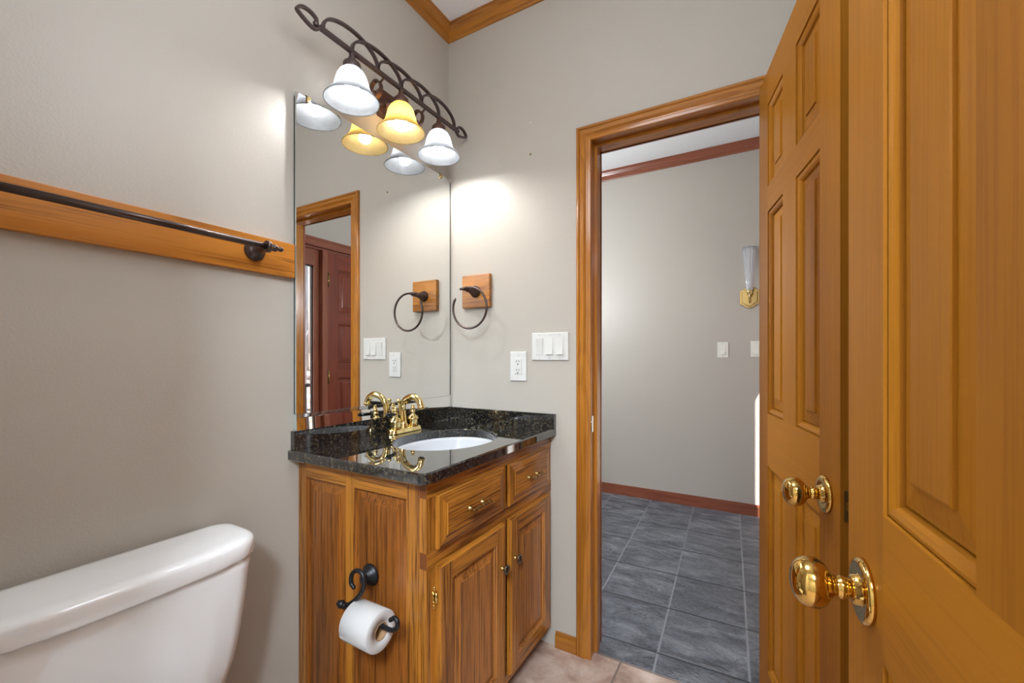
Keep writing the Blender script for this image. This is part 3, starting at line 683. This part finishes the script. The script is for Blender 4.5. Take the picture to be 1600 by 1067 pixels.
# ------------------------------------------------------------------ toilet
tl = thing('toilet', 'white porcelain toilet with its tank against the painted wall', 'toilet', (.35, -1.215, 0))
def rsec(x0, x1, y0, y1, z, r, bow=0.0, n=8):
    s = []
    for cx_, cy_, t0 in ((x1 - r, y1 - r, 0), (x0 + r * .5, y1 - r * .5, pi / 2), (x0 + r * .5, y0 + r * .5, pi), (x1 - r, y0 + r, 3 * pi / 2)):
        rr4 = r if t0 in (0, 3 * pi / 2) else r * .5
        for k in range(n + 1):
            t = t0 + pi / 2 * k / n; s.append((cx_ + rr4 * cos(t), cy_ + rr4 * sin(t), z))
    # front edge bow
    out = []
    m_ = len(s)
    front_pts = []
    for p in s: out.append(p)
    k0 = (x1, y0 + r); extra = []
    for k in range(1, 12):
        yy = y0 + r + (y1 - y0 - 2 * r) * k / 12; extra.append((x1 + bow * (1 - ((yy - (y0 + y1) / 2) / ((y1 - y0) / 2)) ** 2), yy, z))
    return out + extra
YC, HW = -1.236, .246
bm = BM(); loft(bm, [rsec(.012 + g, .203 - g, YC - HW + g, YC + HW - g, z, .078, .012) for g, z in ((.010, .698), (.002, .700), (0, .704), (0, .733), (.003, .739), (.009, .743), (.016, .7455), (.030, .7460))]); obj('tank_lid', bm, porc, tl, smooth=True)
bm = BM(); loft(bm, [rsec(.018, .190 - a_, YC - b_, YC + b_, z, .055, .012) for a_, b_, z in ((.030, .175, .375), (.022, .192, .40), (.015, .205, .45), (.008, .216, .52), (.003, .225, .60), (0, .232, .67), (0, .236, .699))]); obj('tank', bm, porc, tl, smooth=True)
def osec(cx, a_, b_, z, n=48, sq=1.0):
    return [(cx + a_ * cos(2 * pi * k / n) * (1.0 if cos(2 * pi * k / n) > 0 else .8), YC + b_ * sin(2 * pi * k / n), z) for k in range(n)]
bm = BM(); loft(bm, [osec(.37, .17, .115, 0), osec(.37, .165, .11, .03), osec(.36, .14, .09, .12), osec(.38, .18, .12, .22), osec(.43, .25, .165, .33), osec(.45, .268, .182, .375), osec(.45, .268, .182, .388), osec(.45, .21, .13, .39), osec(.45, .19, .115, .34), osec(.44, .10, .06, .24), osec(.44, .04, .03, .22)]); box(bm, .03, .25, YC - .10, YC + .10, 0.0, .374, 0, .03); obj('bowl', bm, porc, tl, smooth=True)
bm = BM(); loft(bm, [osec(.455, .272, .186, .3885), osec(.455, .276, .190, .396), osec(.455, .276, .190, .402), osec(.455, .270, .184, .408), osec(.455, .15, .1, .410)]); obj('seat_lid', bm, porc, tl, smooth=True)
bm = BM(); lathe(bm, (.11, YC - .229, .655), (0, -1, 0), [(0, .014), (.008, .014), (.012, .009), (.018, .009)], 20); tube(bm, [(.11, YC - .245, .655), (.15, YC - .247, .648), (.178, YC - .247, .645)], [.006, .007, .008], 12); obj('flush_lever', bm, chrome, tl)

# ------------------------------------------------------------------ vanity light
vl = thing('vanity_light', 'bronze wall light of overlapping arches with three bell glass shades', 'wall light', (0, -.43, 2.18))
FX, FZ = .116, 2.200
SY = [-.766, -.657, -.546, -.432, -.320, -.212, -.105]
bm = BM(); hexp = [(.060 * cos(R(60 * k + 0)) * 1.25, .060 * sin(R(60 * k + 0))) for k in range(6)]
prism(bm, hexp, (.0005, -.405, 2.178), (0, 1, 0), (0, 0, 1), (1, 0, 0), .022, 0, .006); lathe(bm, (.0225, -.405, 2.178), (1, 0, 0), [(0, .020), (.004, .018), (.010, .010), (.016, .008), (.018, 0)], 20); obj('canopy', bm, copper, vl)
bm = BM(); tube(bm, [(FX, SY[0] - .012, FZ), (FX, SY[6] + .012, FZ)], 0, ref=(1, 0, 0), rect=(.0065, .006)); obj('bar', bm, iron, vl)
for i in range(5):
    y0_, y1_ = SY[i], SY[i + 2]; yc_, hw_ = (y0_ + y1_) / 2, (y1_ - y0_) / 2
    pts = [(FX + .0006 * (i % 2), yc_ - hw_ * cos(pi * k / 28), FZ + .004 + .066 * sin(pi * k / 28) ** .85) for k in range(29)]
    bm = BM(); tube(bm, pts, 0, ref=(1, 0, 0), rect=(.0038, .006)); obj('arch', bm, iron, vl)
for s, ye in ((-1, SY[0]), (1, SY[6])):
    # leaf-shaped end loop with a little ball
    pts = smooth_path([(FX, ye + s * .006, FZ), (FX, ye + s * .028, FZ - .016), (FX, ye + s * .055, FZ - .012), (FX, ye + s * .086, FZ + .004), (FX, ye + s * .070, FZ + .022), (FX, ye + s * .045, FZ + .026), (FX, ye + s * .024, FZ + .018), (FX, ye + s * .022, FZ + .004)], 6)
    bm = BM(); tube(bm, pts, 0, ref=(1, 0, 0), rect=(.0038, .0055)); sphere(bm, (FX, ye + s * .024, FZ + .002), .009, 14); obj('end_loop', bm, iron, vl)
for y in (-.512, -.290):
    s = -1 if y < -.4 else 1
    pts = smooth_path([(.022, -.405 + s * .02, 2.178), (.040, -.405 + s * .055, 2.150), (.060, y, 2.135), (.085, y, 2.145), (.096, y, 2.168), (.086, y, 2.192), (.064, y, 2.200), (.046, y, 2.182), (.052, y, 2.163), (.068, y, 2.160)], 7)
    bm = BM(); tube(bm, pts, 0, ref=(0, 1, 0), rect=(.0035, .007)); tube(bm, [(.090, y, 2.186), (.110, y, 2.198)], .004, 8); obj('scroll_arm', bm, copper, vl)
for i, y in enumerate((SY[1], SY[3], SY[5])):
    bm = BM(); lathe(bm, (FX, y, FZ - .006), (0, 0, -1), [(0, .010), (.008, .0085), (.014, .011), (.020, .013), (.024, .012), (.027, .020), (.034, .0275), (.046, .029), (.058, .0285), (.060, .020)], 32); obj('socket', bm, iron if i == 0 else copper, vl)
    ZT = FZ - .056
    pr = [(0, .024), (.004, .030), (.014, .040), (.028, .0475), (.045, .0525), (.062, .0565), (.076, .062), (.088, .0715), (.098, .0820), (.106, .0880), (.109, .0885)]
    inn = [(h - .0005, r - .0032) for h, r in pr[::-1]]
    bm = BM(); lathe(bm, (FX, y, ZT), (0, 0, -1), pr + inn, 56, 0, True); sh = obj('glass_shade', bm, shade_y if i == 1 else shade_w, vl); sh['label'] = 'amber glass shade' if i == 1 else 'white alabaster glass shade'
    bm = BM(); lathe(bm, (FX, y, ZT - .004), (0, 0, -1), [(0, .010), (.042, .0125), (.046, .013)], 18); obj('lamp_neck', bm, white, vl)
    bm = BM(); lathe(bm, (FX, y, ZT - .040), (0, 0, -1), [(0, .012), (.004, .018), (.012, .022), (.045, .022), (.053, .019), (.058, .012), (.060, 0)], 24); bo = obj('bulb', bm, bulb_y if i == 1 else bulb_w, vl); bo['label'] = 'lit warm bulb' if i == 1 else 'lit white bulb'

# ------------------------------------------------------------------ hall sconce
sn = thing('wall_sconce', 'brass hall sconce with a tall flared fluted glass', 'wall light', (1.232, YH, 1.62))
scx = 1.232
def shield(w_, z0, z1, r):
    p = [(-w_, z0 + .028), (-w_ + .006, z0 + .026)]
    for k in range(13): t = pi + pi * k / 12; p.append((r * cos(t), z0 + .030 + (.030) * sin(t)))
    p += [(w_ - .006, z0 + .026), (w_, z0 + .028), (w_, z1 - .028), (w_ - .006, z1 - .026)]
    for k in range(13): t = pi * k / 12; p.append((r * cos(t), z1 - .030 + .030 * sin(t)))
    p += [(-w_ + .006, z1 - .026), (-w_, z1 - .028)]; return p
bm = BM(); prism(bm, shield(.066, 1.560, 1.722, .044), (scx, YH - .0003, 0), (1, 0, 0), (0, 0, 1), (0, -1, 0), .010, 0, .003); prism(bm, shield(.052, 1.572, 1.710, .036), (scx, YH - .010, 0), (1, 0, 0), (0, 0, 1), (0, -1, 0), .008, 0, .004); obj('back_plate', bm, abrass, sn)
bm = BM(); tube(bm, smooth_path([(scx, YH - .018, 1.62), (scx, YH - .045, 1.605), (scx, YH - .075, 1.625), (scx, YH - .080, 1.655)], 6), .006, 12); lathe(bm, (scx, YH - .080, 1.650), (0, 0, 1), [(0, .010), (.006, .018), (.012, .015), (.020, .021), (.030, .023), (.034, .018)], 28); obj('arm', bm, brass, sn)
bm = BM(); secs = []
for r, z in ((.021, 1.684), (.023, 1.72), (.028, 1.80), (.034, 1.88), (.041, 1.95), (.048, 2.000)):
    secs.append([(scx + r * (1 + .05 * cos(12 * 2 * pi * k / 96)) * cos(2 * pi * k / 96), YH - .080 + r * (1 + .05 * cos(12 * 2 * pi * k / 96)) * sin(2 * pi * k / 96), z) for k in range(96)])
sec2 = [[((p[0] - scx) * .93 + scx, (p[1] - YH + .08) * .93 + YH - .08, p[2]) for p in s] for s in secs[::-1]]
loft(bm, secs + sec2, 0, False); obj('glass_shade', bm, fluted, sn, smooth=True)

# ------------------------------------------------------------------ entry: casing, sidelights, front door
def tcas(name, lab):
    bm = BM()
    # head casing and legs on the hall side (face towards -X)
    X = XR - .0005; w_ = .062
    box(bm, X - .018, X, S1 - w_, S2b + w_, 2.045, 2.105, 1); box(bm, X - .024, X, S1 - w_, S2b + w_, 2.095, 2.112, 1); box(bm, X - .022, X, S1 - w_, S2b + w_, 2.045, 2.056, 1)
    box(bm, X - .018, X, S1 - w_, S1, 0, 2.045, 0); box(bm, X - .018, X, S2b, S2b + w_, 0, 2.045, 0)
    for a, b in ((S1b, D0 - .003), (D1_ + .003, S2)): box(bm, X - .012, XR + .11, a, b, 0, 2.03, 0)
    box(bm, XR, XR + .11, S1, S2b, 2.030, 2.045, 1); struct(name, bm, [hallw['Z'], hallw['Y']], label=lab)
tcas('trim_7', 'reddish stained casing and mullion posts of the front entry')
for i, (a, b) in enumerate(((S1, S1b), (S2, S2b))):
    wd = thing('window_%d' % (i + 1), 'tall narrow sidelight window of the front entry', None, (XR + .05, (a + b) / 2, 0), kind='structure')
    bm = BM(); f = .050
    box(bm, XR + .03, XR + .075, a, a + .040, 0, 2.03, 0); box(bm, XR + .03, XR + .075, b - f, b, 0, 2.03, 0); box(bm, XR + .03, XR + .075, a + .040, b - f, 0, .20, 1); box(bm, XR + .03, XR + .075, a + .040, b - f, 1.905, 2.03, 1)
    obj('window_frame', bm, [hallw['Z'], hallw['Y']], wd)
    bm = BM()
    for q0, q1, z0, z1 in ((a + .04, a + .046, .20, 1.905), (b - f - .007, b - f, .20, 1.905), (a + .04, b - f, .20, .208), (a + .04, b - f, 1.895, 1.905)): box(bm, XR + .044, XR + .062, q0, q1, z0, z1)
    obj('glazing_bead', bm, plain('black_bead', (30, 30, 34), .4) if i == 0 else bpy.data.materials['black_bead'], wd)
    bm = BM(); box(bm, XR + .051, XR + .055, a + .044, b - f - .006, .204, 1.900); obj('pane', bm, glass, wd)
d3 = thing('door_3', 'closed dark red front door with raised panels and brass hinges', 'door', (XR + .004 + .040, D0, 0), R(90), kind='structure')
# local x -> +Y, local y -> -X : face towards the hall is local y = th
door_leaf(d3, D1_ - D0, 2.026, .040, mah, .105, .12, [(.14, 1.025), (1.13, 1.465), (1.555, 1.90)][:3])
knob_set(d3, D1_ - D0 - .065, .95, .040, 1, brass)
for hz in (.22, 1.03, 1.80):
    bm = BM(); tube(bm, [(.007, .054, hz - .05), (.007, .054, hz + .05)], .0085, 12); sphere(bm, (.007, .054, hz + .056), .008, 10); box(bm, .0, .010, .0401, .054, hz - .05, hz + .05)
    hn = obj('hinge', bm, abrass, d3, True)

# ------------------------------------------------------------------ outdoors, seen through the sidelight in the mirror
x = N('leaf_litter'); v = x.coord(rand=False); a = x.noise(v, 5.5, 6, .75, .8); b2 = x.noise(v, .55, 3, .6)
c1 = x.ramp(a, [(.38, lin((70, 58, 52))), (.5, lin((150, 124, 108))), (.6, lin((186, 166, 150)))]); c2 = x.mix(x.math('GREATER_THAN', b2, .58), c1, lin((206, 204, 204)))
x.set(Base_Color=c2, Roughness=.95); leafm = x.m
barkm = wood('grey_bark', (206, 200, 196), (120, 112, 108), 'Z', 8, .9, .4, 0)
bm = BM(); box(bm, XR + .12, XR + 2.2, -1.5, 4.0, -.20, -.05); struct('porch_floor', bm, plain('porch_concrete', (188, 184, 178), .8))
bm = BM(); g_ = 40; gx = [[bm.verts.new((XR + 2.2 + 40 * i / g_, -25 + 60 * j / g_, -.75 + .20 * (40 * i / g_) + .12 * sin(i * 1.3 + j * .7))) for j in range(g_ + 1)] for i in range(g_ + 1)]
for i in range(g_):
    for j in range(g_): bm.faces.new((gx[i][j], gx[i + 1][j], gx[i + 1][j + 1], gx[i][j + 1])).smooth = True
struct('ground', bm, leafm)
bm = BM(); box(bm, XR + .12, XR + 2.6, -2.6, .30, 2.55, 2.70); struct('sun_block_roof', bm, hallpaint)  # added unseen slab that keeps direct sun out of the first sidelight
rl_ = thing('porch_railing', 'black metal porch railing seen in the mirror through the sidelight', 'railing', (XR + 1.9, .8, -.05))
bm = BM(); box(bm, XR + 1.88, XR + 1.92, -1.4, 3.8, .82, .86); box(bm, XR + 1.885, XR + 1.915, -1.4, 3.8, .04, .07); obj('rail', bm, blackm, rl_)
for k in range(36):
    bm = BM(); yy = -1.35 + k * .145; box(bm, XR + 1.892, XR + 1.908, yy, yy + .016, -.05, .82); obj('baluster', bm, blackm, rl_)
for k in range(36):
    ro_, ci_ = divmod(k, 9); d = 8 + ro_ * 4.6; an = .14 + ci_ * .075 + .035 * (ro_ % 2); px_, py_ = XR + d * cos(an) + random.uniform(-.3, .3), -.9 + d * sin(an) + random.uniform(-.3, .3)
    r0 = random.uniform(.04, .13); base = -.75 + .20 * (px_ - XR - 2.2) - .35; H = random.uniform(9, 15)
    bm = BM(); lx, ly = random.uniform(-.2, .2), random.uniform(-.2, .2)
    tube(bm, [(px_ + lx * t * t, py_ + ly * t * t, base + H * t) for t in (0, .15, .35, .6, .8, 1)], [r0 * q for q in (1.3, 1, .85, .6, .4, .15)], 8)
    for q in range(16):
        t = random.uniform(.15, .9); an2 = random.uniform(0, 2 * pi); L = random.uniform(.3, .7); o_ = Vector((px_ + lx * t * t, py_ + ly * t * t, base + H * t))
        tube(bm, [o_, o_ + Vector((cos(an2) * L * .5, sin(an2) * L * .5, L * .45)), o_ + Vector((cos(an2) * L, sin(an2) * L, L * 1.1))], [r0 * .3, r0 * .2, r0 * .06], 6)
    tag(obj('bare_tree', bm, barkm), 'leafless grey tree in the woods outside the front entry', 'tree', 'bare trees in the woods outside')
